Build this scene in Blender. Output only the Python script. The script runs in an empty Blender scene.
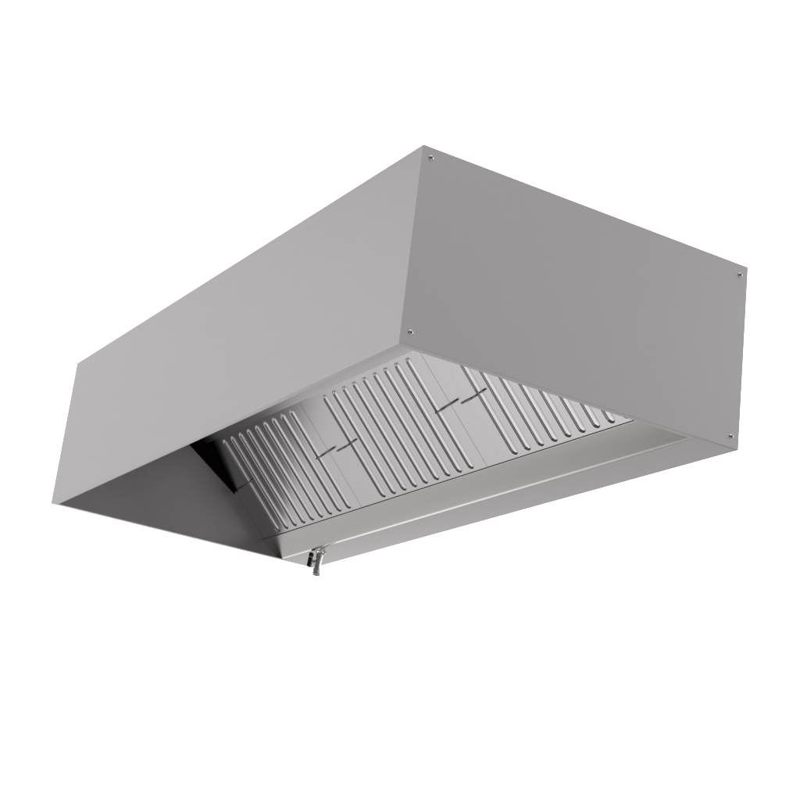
import bpy, bmesh, math
from mathutils import Vector, Matrix
R_ = math.radians
sc = bpy.context.scene
col = sc.collection

# ------------------------------------------------------------------ sizes (metres)
L, W, H = 1.8, 0.8, 0.4          # long box hood: x from -L to 0, y from 0 (front) to W, z from 0 to H
T = 0.002                        # sheet thickness
HEM = 0.0155                     # folded-in rim at the bottom
ANG = R_(46)                     # slope of the filter bank
O = Vector((0, 0.5884, 0.0925))  # a point on the filter plane
DN = Vector((0, math.cos(ANG), -math.sin(ANG)))    # down the slope
NO = Vector((0, -math.sin(ANG), -math.cos(ANG)))   # out of the filters, towards the opening


def P(x, s, h=0.0):
    """point on the filter plane: along x, s down the slope, h proud of it"""
    return Vector((x, 0, 0)) + O + DN * s + NO * h


# ------------------------------------------------------------------ materials
def steel(name, base, rough, scale=(0.5, 6, 6), amp=0.02, bump=0.0, metallic=1.0, aniso=0.0):
    m = bpy.data.materials.new(name)
    m.use_nodes = True
    nt = m.node_tree
    b = nt.nodes['Principled BSDF']
    b.inputs['Metallic'].default_value = metallic
    tc = nt.nodes.new('ShaderNodeTexCoord')
    mp = nt.nodes.new('ShaderNodeMapping')
    mp.inputs['Scale'].default_value = scale
    nz = nt.nodes.new('ShaderNodeTexNoise')
    nz.inputs['Scale'].default_value = 6.0
    nz.inputs['Detail'].default_value = 2.5
    nt.links.new(tc.outputs['Object'], mp.inputs['Vector'])
    nt.links.new(mp.outputs['Vector'], nz.inputs['Vector'])
    mr = nt.nodes.new('ShaderNodeMapRange')
    mr.inputs['To Min'].default_value = rough - amp
    mr.inputs['To Max'].default_value = rough + amp
    nt.links.new(nz.outputs['Fac'], mr.inputs['Value'])
    nt.links.new(mr.outputs['Result'], b.inputs['Roughness'])
    b.inputs['Base Color'].default_value = tuple(base) + (1,)
    if bump:
        bp = nt.nodes.new('ShaderNodeBump')
        bp.inputs['Strength'].default_value = bump
        bp.inputs['Distance'].default_value = 0.0005
        nt.links.new(nz.outputs['Fac'], bp.inputs['Height'])
        nt.links.new(bp.outputs['Normal'], b.inputs['Normal'])
    return m


M_SHEET = steel('satin_sheet_steel', (0.612, 0.596, 0.598), 0.31, amp=0.02)
M_GUTTER = steel('folded_gutter_steel', (0.63, 0.606, 0.605), 0.24, amp=0.015)
M_FILTER = steel('pressed_filter_steel', (0.64, 0.627, 0.627), 0.24, scale=(6, 0.8, 0.8), amp=0.02)
M_SCREW = steel('bright_screw_steel', (0.78, 0.78, 0.78), 0.12, scale=(8, 8, 8))
M_VALVE = steel('polished_nickel', (0.84, 0.83, 0.825), 0.20, scale=(8, 8, 8))
M_WIRE = steel('dark_wire_steel', (0.24, 0.235, 0.235), 0.38, scale=(8, 8, 8))
M_BLACK = steel('black_lever_rubber', (0.010, 0.010, 0.010), 0.45, scale=(8, 8, 8), metallic=0.0)


M_GAP_SHADE = steel('black_gap_shade', (0.004, 0.004, 0.004), 0.9, scale=(8, 8, 8), metallic=0.0)  # near-black colour standing for the shade in the corner gap
M_GAP_SHADE.node_tree.nodes['Principled BSDF'].inputs['Specular IOR Level'].default_value = 0.05


# ------------------------------------------------------------------ helpers
def link(name, bm, mat, parent=None, smooth=None):
    bmesh.ops.recalc_face_normals(bm, faces=bm.faces[:])
    me = bpy.data.meshes.new(name)
    bm.to_mesh(me)
    bm.free()
    me.materials.append(mat)
    if smooth is not None:
        me.shade_smooth()
        me.set_sharp_from_angle(angle=R_(smooth))
    o = bpy.data.objects.new(name, me)
    col.objects.link(o)
    if parent:
        o.parent = parent
    return o


def tag(o, label=None, cat=None, group=None, kind=None):
    for k, v in (('label', label), ('category', cat), ('group', group), ('kind', kind)):
        if v:
            o[k] = v
    return o


def bend(pts, radii, n=7):
    """polyline with rounded corners"""
    out = [Vector(pts[0])]
    for i in range(1, len(pts) - 1):
        a, b, c = Vector(pts[i - 1]), Vector(pts[i]), Vector(pts[i + 1])
        r = radii[i - 1]
        u, v = (a - b).normalized(), (c - b).normalized()
        if r <= 0:
            out.append(b)
            continue
        th = u.angle(v)
        t = r / math.tan(th / 2)
        cen = b + (u + v).normalized() * (r / math.sin(th / 2))
        p0, p1 = b + u * t - cen, b + v * t - cen
        full = p0.angle(p1)
        sgn = 1 if p0.x * p1.y - p0.y * p1.x > 0 else -1
        for k in range(n + 1):
            aa = sgn * full * k / n
            out.append(cen + Vector((p0.x * math.cos(aa) - p0.y * math.sin(aa), p0.x * math.sin(aa) + p0.y * math.cos(aa))))
    out.append(Vector(pts[-1]))
    return out


def thicken(line, t):
    """closed outline of a sheet t thick on the left of the line"""
    off = []
    n = len(line)
    for i in range(n):
        d0 = (line[i] - line[i - 1]).normalized() if i else None
        d1 = (line[i + 1] - line[i]).normalized() if i < n - 1 else None
        d0 = d0 or d1
        d1 = d1 or d0
        m = (d0 + d1).normalized()
        nn = Vector((-m.y, m.x))
        off.append(line[i] + nn * (t / max(0.3, m.dot(d0))))
    return list(line) + off[::-1]


def sweep(outline, fa, fb, seg=1):
    """solid between outline mapped by fa and by fb, sheet outline = first half out, second half back"""
    bm = bmesh.new()
    rows = []
    for k in range(seg + 1):
        f = k / seg
        rows.append([bm.verts.new(fa(p).lerp(fb(p), f)) for p in outline])
    n = len(outline)
    for k in range(seg):
        for i in range(n):
            j = (i + 1) % n
            bm.faces.new((rows[k][i], rows[k][j], rows[k + 1][j], rows[k + 1][i]))
    h = n // 2
    for r in (rows[0], rows[-1]):
        for i in range(h - 1):
            bm.faces.new((r[i], r[i + 1], r[n - 2 - i], r[n - 1 - i]))
    return bm


def add_box(bm, x0, x1, y0, y1, z0, z1):
    v = [bm.verts.new((x, y, z)) for x in (x0, x1) for y in (y0, y1) for z in (z0, z1)]
    for f in ((0, 1, 3, 2), (4, 6, 7, 5), (0, 4, 5, 1), (2, 3, 7, 6), (0, 2, 6, 4), (1, 5, 7, 3)):
        bm.faces.new([v[i] for i in f])


def add_lathe(bm, prof, n=28, mat=Matrix.Identity(4)):
    """prof: (radius, height) pairs about +z"""
    rings = []
    for r, z in prof:
        if r < 1e-6:
            rings.append([bm.verts.new(mat @ Vector((0, 0, z)))])
        else:
            rings.append([bm.verts.new(mat @ Vector((r * math.cos(2 * math.pi * k / n), r * math.sin(2 * math.pi * k / n), z))) for k in range(n)])
    for a, b in zip(rings, rings[1:]):
        for k in range(n):
            k2 = (k + 1) % n
            if len(a) == 1 and len(b) == 1:
                continue
            if len(a) == 1:
                bm.faces.new((a[0], b[k], b[k2]))
            elif len(b) == 1:
                bm.faces.new((a[k], a[k2], b[0]))
            else:
                bm.faces.new((a[k], a[k2], b[k2], b[k]))
    return bm


def add_tube(bm, pts, r, n=12):
    pts = [Vector(p) for p in pts]
    rings = []
    up = Vector((0.13, 0.31, 0.9)).normalized()
    for i, p in enumerate(pts):
        d = (pts[min(i + 1, len(pts) - 1)] - pts[max(i - 1, 0)]).normalized()
        a = d.cross(up).normalized()
        b = d.cross(a)
        rings.append([bm.verts.new(p + (a * math.cos(2 * math.pi * k / n) + b * math.sin(2 * math.pi * k / n)) * r) for k in range(n)])
    for A, B in zip(rings, rings[1:]):
        for k in range(n):
            bm.faces.new((A[k], A[(k + 1) % n], B[(k + 1) % n], B[k]))
    bm.faces.new(rings[0][::-1])
    bm.faces.new(rings[-1])


# ------------------------------------------------------------------ the hood
hood = bpy.data.objects.new('extraction_hood', None)
hood.empty_display_size = 0.2
col.objects.link(hood)
tag(hood, 'long satin stainless steel box extraction hood, open underneath, hanging in white space', 'extractor hood')

G = 0.0003
# walls: (u inward, z) outline, mitred at the corners
wall = thicken(bend([(HEM, 0), (0, 0), (0, H), (0.03, H)], [0.0015, 0.002]), -T)
link('front_panel', sweep(wall, lambda p: Vector((-L + G + p.x, p.x, p.y)), lambda p: Vector((-G - p.x, p.x, p.y))), M_SHEET, hood, 35)

# end walls: the folded rim stops where the gutter begins
YG = 0.6945
def end_wall(mx):
    bm = sweep(thicken(bend([(HEM, 0), (T + 0.0004, 0), (0, 0), (0, H), (0.03, H)], [0, 0.0015, 0.002]), -T),
               lambda p: Vector((mx(p.x), p.x, p.y)), lambda p: Vector((mx(p.x), W - p.x if p.y > 0.02 else (YG if p.x > T + 1e-5 else W - p.x), p.y)))
    return bm
near = link('end_panel', end_wall(lambda u: -u), M_SHEET, hood, 35)
far = link('end_panel', end_wall(lambda u: -L + u), M_SHEET, hood, 35)
near['label'] = 'outer grey end panel with a screw at each corner'
far['label'] = 'dark far end panel seen from inside'

back = thicken([Vector((T + G, T + 2 * G)), Vector((T + G, H - T - G))], -T)
bm = bmesh.new()
add_box(bm, -L + T + G, -T - G, W - T, W, T + G, H)
link('back_panel', bm, M_SHEET, hood)
bm = bmesh.new()
add_box(bm, -L + T + G, -T - G, T + G, W - T - G, H - 2 * T - G, H - T - G)
link('top_panel', bm, M_SHEET, hood)

# gutter: ledge, rounded fold, sloping wall, folded lip
gl = bend([(W, 0), (0.6925, 0), (0.6300, 0.0440), (0.6346, 0.0482)], [0.020, 0.0018])
gut = thicken(gl, -0.0015)
link('grease_gutter', sweep(gut, lambda p: Vector((-L + T + 2 * G, p.x, p.y)), lambda p: Vector((-T - 2 * G, p.x, p.y))), M_GUTTER, hood, 40)

# top rail: sloping sheet that covers the upper filter edges, rolled lower border
XR0 = -L + 0.012
rail = bend([(-0.415, 0.010), (-0.283, 0.0130), (-0.2530, 0.0040), (-0.2530, 0.0005)], [0.050, 0.0008], n=9)
rail = thicken(rail, 0.0005)
link('filter_rail', sweep(rail, lambda p: P(XR0, p.x, p.y), lambda p: P(-T - G, p.x, p.y)), M_SHEET, hood, 40)


def plane_plate(name, poly, h0, h1, mat, parent):
    bm = bmesh.new()
    a = [bm.verts.new(P(x, s, h0)) for x, s in poly]
    b = [bm.verts.new(P(x, s, h1)) for x, s in poly]
    bm.faces.new(a)
    bm.faces.new(b[::-1])
    for i in range(len(poly)):
        j = (i + 1) % len(poly)
        bm.faces.new((a[i], a[j], b[j], b[i]))
    return link(name, bm, mat, parent)


FW, S0, S1 = 0.5144, -0.262, 0.0630
CX = (-1.4965, -0.9190, -0.3410)
g = 0.0006
XE = -L + T + G
f0 = CX[0] - FW / 2 - g
plane_plate('filler_strip', [(f0, -0.249), (f0, S1), (XE, S1), (XE, -0.088)], -0.0030, -0.0004, M_FILTER, hood)
plane_plate('filler_strip', [(CX[2] + FW / 2 + g, S0), (CX[2] + FW / 2 + g, S1), (-T - G, S1), (-T - G, S0)], -0.0030, -0.0004, M_FILTER, hood)
for a, b in ((CX[0], CX[1]), (CX[1], CX[2])):
    plane_plate('mullion', [(a + FW / 2 + g, S0), (b - FW / 2 - g, S0), (b - FW / 2 - g, S1), (a + FW / 2 + g, S1)], -0.0030, -0.0003, M_FILTER, hood)

# black plate added for the dark gap and its reflection, far upper corner
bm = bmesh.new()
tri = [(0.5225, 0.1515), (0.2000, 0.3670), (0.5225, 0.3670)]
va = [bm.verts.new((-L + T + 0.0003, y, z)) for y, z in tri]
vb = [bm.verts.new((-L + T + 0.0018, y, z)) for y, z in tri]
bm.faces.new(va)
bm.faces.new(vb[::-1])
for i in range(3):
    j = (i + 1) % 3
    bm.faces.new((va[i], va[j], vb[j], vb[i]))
link('gap_shade_plate', bm, M_GAP_SHADE, hood)['label'] = 'black wedge for the dark gap in the far upper corner'

# screws on the near end panel
def screw_bm():
    bm = bmesh.new()
    n, rings = 32, []
    prof = [(0.0, -0.0012), (0.0020, -0.0012), (0.0023, 0.0024), (0.0030, 0.0032), (0.0038, 0.0029), (0.0044, 0.0021), (0.0051, 0.0009), (0.0053, 0.0)]
    add_lathe(bm, prof, n)
    return bm
sc0 = None
for y, z in ((0.0196, 0.3773), (0.7798, 0.3756), (0.0209, 0.0254), (0.7795, 0.0234)):
    if sc0 is None:
        s = sc0 = link('screw', screw_bm(), M_SCREW, hood, 50)
    else:
        s = sc0.copy()
        col.objects.link(s)
        s.parent = hood
    s.location = (0.0, y, z)
    s.rotation_euler = (0.4, R_(90), 0)

# drain valve under the gutter
VX, VY = -1.6025, 0.7165
vp = [(0.0, 0.0016), (0.0166, 0.0016), (0.0166, -0.0002)]
vp += [(0.0094 + 0.0070 * (1 - math.sin(R_(t))), -0.0003 - 0.0150 * (1 - math.cos(R_(t)))) for t in range(6, 91, 7)]
vp += [(0.0086, -0.024), (0.0080, -0.034), (0.0080, -0.0470), (0.0066, -0.0478), (0.0066, -0.0500)]
valve = link('drain_valve', add_lathe(bmesh.new(), vp, 36), M_VALVE, hood, 40)
valve.location = (VX, VY, 0)
valve.rotation_euler = (R_(-4), 0, 0)
noz = [(0.0066, -0.0480), (0.0104, -0.0484), (0.0112, -0.0492), (0.0112, -0.0650), (0.0104, -0.0662), (0.0080, -0.0662), (0.0076, -0.0560), (0.0, -0.0560)]
link('nozzle', add_lathe(bmesh.new(), noz, 36), M_VALVE, valve, 40)
# stem and lever towards the far front side
dirv = Vector((-0.70, -0.71, 0)).normalized()
bm = bmesh.new()
q = dirv.to_track_quat('Z', 'Y').to_matrix().to_4x4()
add_lathe(bm, [(0.0, 0.004), (0.0070, 0.004), (0.0070, 0.0125), (0.0050, 0.0130), (0.0050, 0.0215), (0.0, 0.0215)], 20, Matrix.Translation((0, 0, -0.031)) @ q)
link('stem', bm, M_VALVE, valve, 40)
side = Vector((0, 0, 1)).cross(dirv)
bm = bmesh.new()
def lever_slab(z0, z1, w0, w1, t, d):
    v = []
    for z, w in ((z0, w0), (z1, w1)):
        for a, b in ((-1, 0), (1, 0), (1, 1), (-1, 1)):
            v.append(bm.verts.new(dirv * (d + t * b) + side * (a * w / 2) + Vector((0, 0, z))))
    for f in ((0, 1, 2, 3), (7, 6, 5, 4), (0, 4, 5, 1), (1, 5, 6, 2), (2, 6, 7, 3), (3, 7, 4, 0)):
        bm.faces.new([v[i] for i in f])
lever_slab(-0.0055, -0.0170, 0.014, 0.0135, 0.010, 0.0195)
lever_slab(-0.0192, -0.0450, 0.0135, 0.0145, 0.010, 0.0195)
bmesh.ops.bevel(bm, geom=bm.edges[:], offset=0.0012, segments=2, affect='EDGES')
lev = link('lever', bm, M_BLACK, valve, 30)
lev['label'] = 'black valve lever'
bm = bmesh.new()
lever_slab(-0.0168, -0.0194, 0.0125, 0.0125, 0.009, 0.0200)
link('lever_band', bm, M_VALVE, valve)

# ------------------------------------------------------------------ the three filters
GD, GR = 0.0068, 0.0126        # groove depth and half width
RT, RB = -0.2300, 0.0440       # groove axis ends (down the slope)
def ridge_height(x, s):
    k = max(0, min(8, round((x + 0.2) / 0.05)))
    dx = x - (-0.2 + 0.05 * k)
    ds = 0 if RT <= s <= RB else (RT - s if s < RT else s - RB)
    d = math.hypot(dx, ds) / GR
    if d >= 1:
        return 0.0
    if d < 0.80:
        return -GD * (1 - 0.16 * (d / 0.80) ** 2)
    t = (1 - d) / 0.20
    e = -GD * 0.84
    return e * (t * t * (3 - 2 * t) * 0.5 + 0.5 * t)

def filter_panel_bm():
    xs = [-FW / 2, -FW / 2 + 0.012, -0.222]
    n = int(0.444 / 0.0008)
    xs = [-FW / 2, -0.225] + [-0.2222 + 0.4444 * i / n for i in range(n + 1)] + [0.225, FW / 2]
    ss = [S0]
    v = RT - 0.019
    while v < RT + 0.004:
        ss.append(v)
        v += 0.001
    k = 10
    a, b = RT + 0.005, RB - 0.005
    ss += [a + (b - a) * i / k for i in range(k + 1)]
    v = RB - 0.004
    while v < RB + 0.0155:
        ss.append(v)
        v += 0.001
    ss.append(S1)
    bm = bmesh.new()
    top = [[bm.verts.new(DN * s + NO * ridge_height(x, s) + Vector((x, 0, 0))) for x in xs] for s in ss]
    for r0, r1 in zip(top, top[1:]):
        for i in range(len(xs) - 1):
            bm.faces.new((r0[i], r0[i + 1], r1[i + 1], r1[i]))
    # tray sides and back
    be = [v for v in top[0]] + [r[-1] for r in top[1:]] + [v for v in top[-1][-2::-1]] + [r[0] for r in top[-2:0:-1]]
    lo = [bm.verts.new(v.co - NO * 0.012) for v in be]
    for i in range(len(be)):
        j = (i + 1) % len(be)
        bm.faces.new((be[i], be[j], lo[j], lo[i]))
    bm.faces.new(lo)
    return bm

def handle_bm(sign):
    """low wire pull lying across the outer ridge and the flat border"""
    bm = bmesh.new()
    if sign > 0:
        bits = ((0.196, -0.0990, 0.2400, -0.1030), (0.2412, -0.1036, 0.2890, -0.1085))
    else:
        bits = ((-0.279, -0.0975, -0.2290, -0.1005), (-0.2275, -0.1010, -0.2085, -0.1030), (-0.1885, -0.1065, -0.1760, -0.1075))
    for x0, s0, x1, s1 in bits:
        pts = []
        h = 0.0095 if sign > 0 else 0.0045
        for f in (0, 0.06, 0.12, 0.88, 0.94, 1):
            hh = h if 0.1 < f < 0.9 else (h * 0.6 if f in (0.06, 0.94) else 0.0)
            x = (x0 + (x1 - x0) * f)
            s = s0 + (s1 - s0) * f
            pts.append(DN * s + NO * hh + Vector((x, 0, 0)))
        add_tube(bm, pts, 0.0023, 10)
    return bm

fpanel = hR = hL = None
labels = ('ridged steel filter farthest left, next to the dark end panel',
          'middle ridged steel filter with its whole row of nine ridges in view',
          'ridged steel filter on the right, partly hidden behind the near end panel')
for i, cx in enumerate(CX):
    f = bpy.data.objects.new('grease_filter', None)
    f.empty_display_size = 0.05
    f.location = Vector((cx, 0, 0)) + O
    col.objects.link(f)
    tag(f, labels[i], 'grease filter', 'grease filters in the sloping bank')
    if fpanel is None:
        fpanel = link('filter_panel', filter_panel_bm(), M_FILTER, f, 60)
        hR = link('handle', handle_bm(1), M_WIRE, f, 60)
        bm = handle_bm(-1)
        hL = link('handle', bm, M_WIRE, f, 60)
    else:
        for o in (fpanel, hR, hL):
            c = o.copy()
            col.objects.link(c)
            c.parent = f

# ------------------------------------------------------------------ studio surroundings
w = bpy.data.worlds.new('World')
sc.world = w
w.use_nodes = True
nt = w.node_tree
bg = nt.nodes['Background']
tc = nt.nodes.new('ShaderNodeTexCoord')
def lobe(d, a_in, a_out, col3):
    d = Vector(d).normalized()
    dot = nt.nodes.new('ShaderNodeVectorMath')
    dot.operation = 'DOT_PRODUCT'
    dot.inputs[1].default_value = d
    nt.links.new(tc.outputs['Generated'], dot.inputs[0])
    mr = nt.nodes.new('ShaderNodeMapRange')
    mr.interpolation_type = 'SMOOTHSTEP'
    mr.inputs['From Min'].default_value = math.cos(R_(a_out))
    mr.inputs['From Max'].default_value = math.cos(R_(a_in))
    nt.links.new(dot.outputs['Value'], mr.inputs['Value'])
    sc_ = nt.nodes.new('ShaderNodeVectorMath')
    sc_.operation = 'SCALE'
    sc_.inputs[0].default_value = col3
    nt.links.new(mr.outputs['Result'], sc_.inputs['Scale'])
    return sc_.outputs[0]
LOBES = [  # besides the backdrop, unseen glows added to tone single surfaces
    ((-0.83, 0.46, 0.31), 25, 31, (1.05, 1.05, 1.05)),       # bright white backdrop behind the hood
    ((-0.900, 0.300, 0.32), 19, 25, (1.00, 1.00, 1.00)),     # the backdrop goes on to either side
    ((-0.625, 0.716, 0.31), 19, 25, (1.05, 1.05, 1.05)),
    ((-0.85, -0.44, 0.17), 5, 42, (0.65, 0.648, 0.648)),       # soft light from the front left
    ((-0.50, -0.62, -0.58), 8, 32, (1.27, 1.27, 1.27)),     # glow added for the filter faces, from below the front
    ((-0.84, -0.14, -0.50), 4, 16, (0.30, 0.295, 0.295)),      # glow added for the gutter's sloping wall
    ((-0.95, -0.05, -0.30), 5, 22, (0.24, 0.24, 0.24)),      # glow added for the far part of the gutter wall
    ((-0.83, 0.12, -0.54), 2, 10, (0.90, 0.90, 0.90)),        # pair of glows added for the highlight on the gutter fold
    ((-0.83, 0.23, -0.50), 2, 10, (0.90, 0.90, 0.90)),
    ((-0.79, 0.50, -0.33), 10, 30, (0.33, 0.328, 0.328)),     # glow added for the gutter ledge
    ((0.25, -0.56, -0.78), 6, 30, (0.58, 0.58, 0.58)),       # glow added for the filter grooves, from below the front
    ((0.29, 0.46, -0.82), 5, 36, (0.70, 0.70, 0.70)),        # glow added to lift the rim fold of the near end
    ((0.30, -0.05, 0.95), 12, 40, (1.7, 1.7, 1.7)),          # overhead glow added for the screw heads
    ((0.18, 0.93, 0.28), 10, 30, (2.0, 2.0, 2.0)),           # glow added for the screws and drain valve, behind the near end
    ((0.83, 0.46, 0.31), 5, 50, (0.37, 0.367, 0.367)),       # fill on the near end
]
acc = None
for l in LOBES:
    o_ = lobe(*l)
    if acc is None:
        acc = o_
    else:
        ad = nt.nodes.new('ShaderNodeVectorMath')
        ad.operation = 'ADD'
        nt.links.new(acc, ad.inputs[0])
        nt.links.new(o_, ad.inputs[1])
        acc = ad.outputs[0]
ad = nt.nodes.new('ShaderNodeVectorMath')
ad.operation = 'ADD'
nt.links.new(acc, ad.inputs[0])
ad.inputs[1].default_value = (0.115, 0.1135, 0.1140)
nt.links.new(ad.outputs[0], bg.inputs['Color'])
bg.inputs['Strength'].default_value = 1.0

# ------------------------------------------------------------------ camera
cd = bpy.data.cameras.new('camera')
cam = bpy.data.objects.new('camera', cd)
col.objects.link(cam)
rows = ((0.5000497337965559, 0.8575493507265857, 0.12066223435029164),
        (0.2301774398499588, -0.2659356528584579, 0.9361071384851546),
        (0.8348464588857714, -0.44032640121523137, -0.3303695665141251))
m = Matrix(rows).transposed().to_4x4()
m.translation = Vector((2.6023, -1.4302, -1.0796))
cam.matrix_world = m
cd.sensor_width = 36.0
cd.lens = 1751.5298 / 800 * 36.0
cd.shift_x = 31.666 / 800
cd.shift_y = -40.2254 / 800
cd.clip_end = 100
sc.camera = cam

vs = sc.view_settings
vs.view_transform = 'Standard'
vs.look = 'None'
vs.exposure = 0
vs.gamma = 1
sc.cycles.use_denoising = True
sc.cycles.denoiser = 'OPENIMAGEDENOISE'
sc.cycles.denoising_input_passes = 'RGB_ALBEDO_NORMAL'
sc.cycles.denoising_prefilter = 'ACCURATE'
w.cycles.sampling_method = 'MANUAL'
w.cycles.sample_map_resolution = 1024
sc.cycles.max_bounces = 12
sc.cycles.glossy_bounces = 8
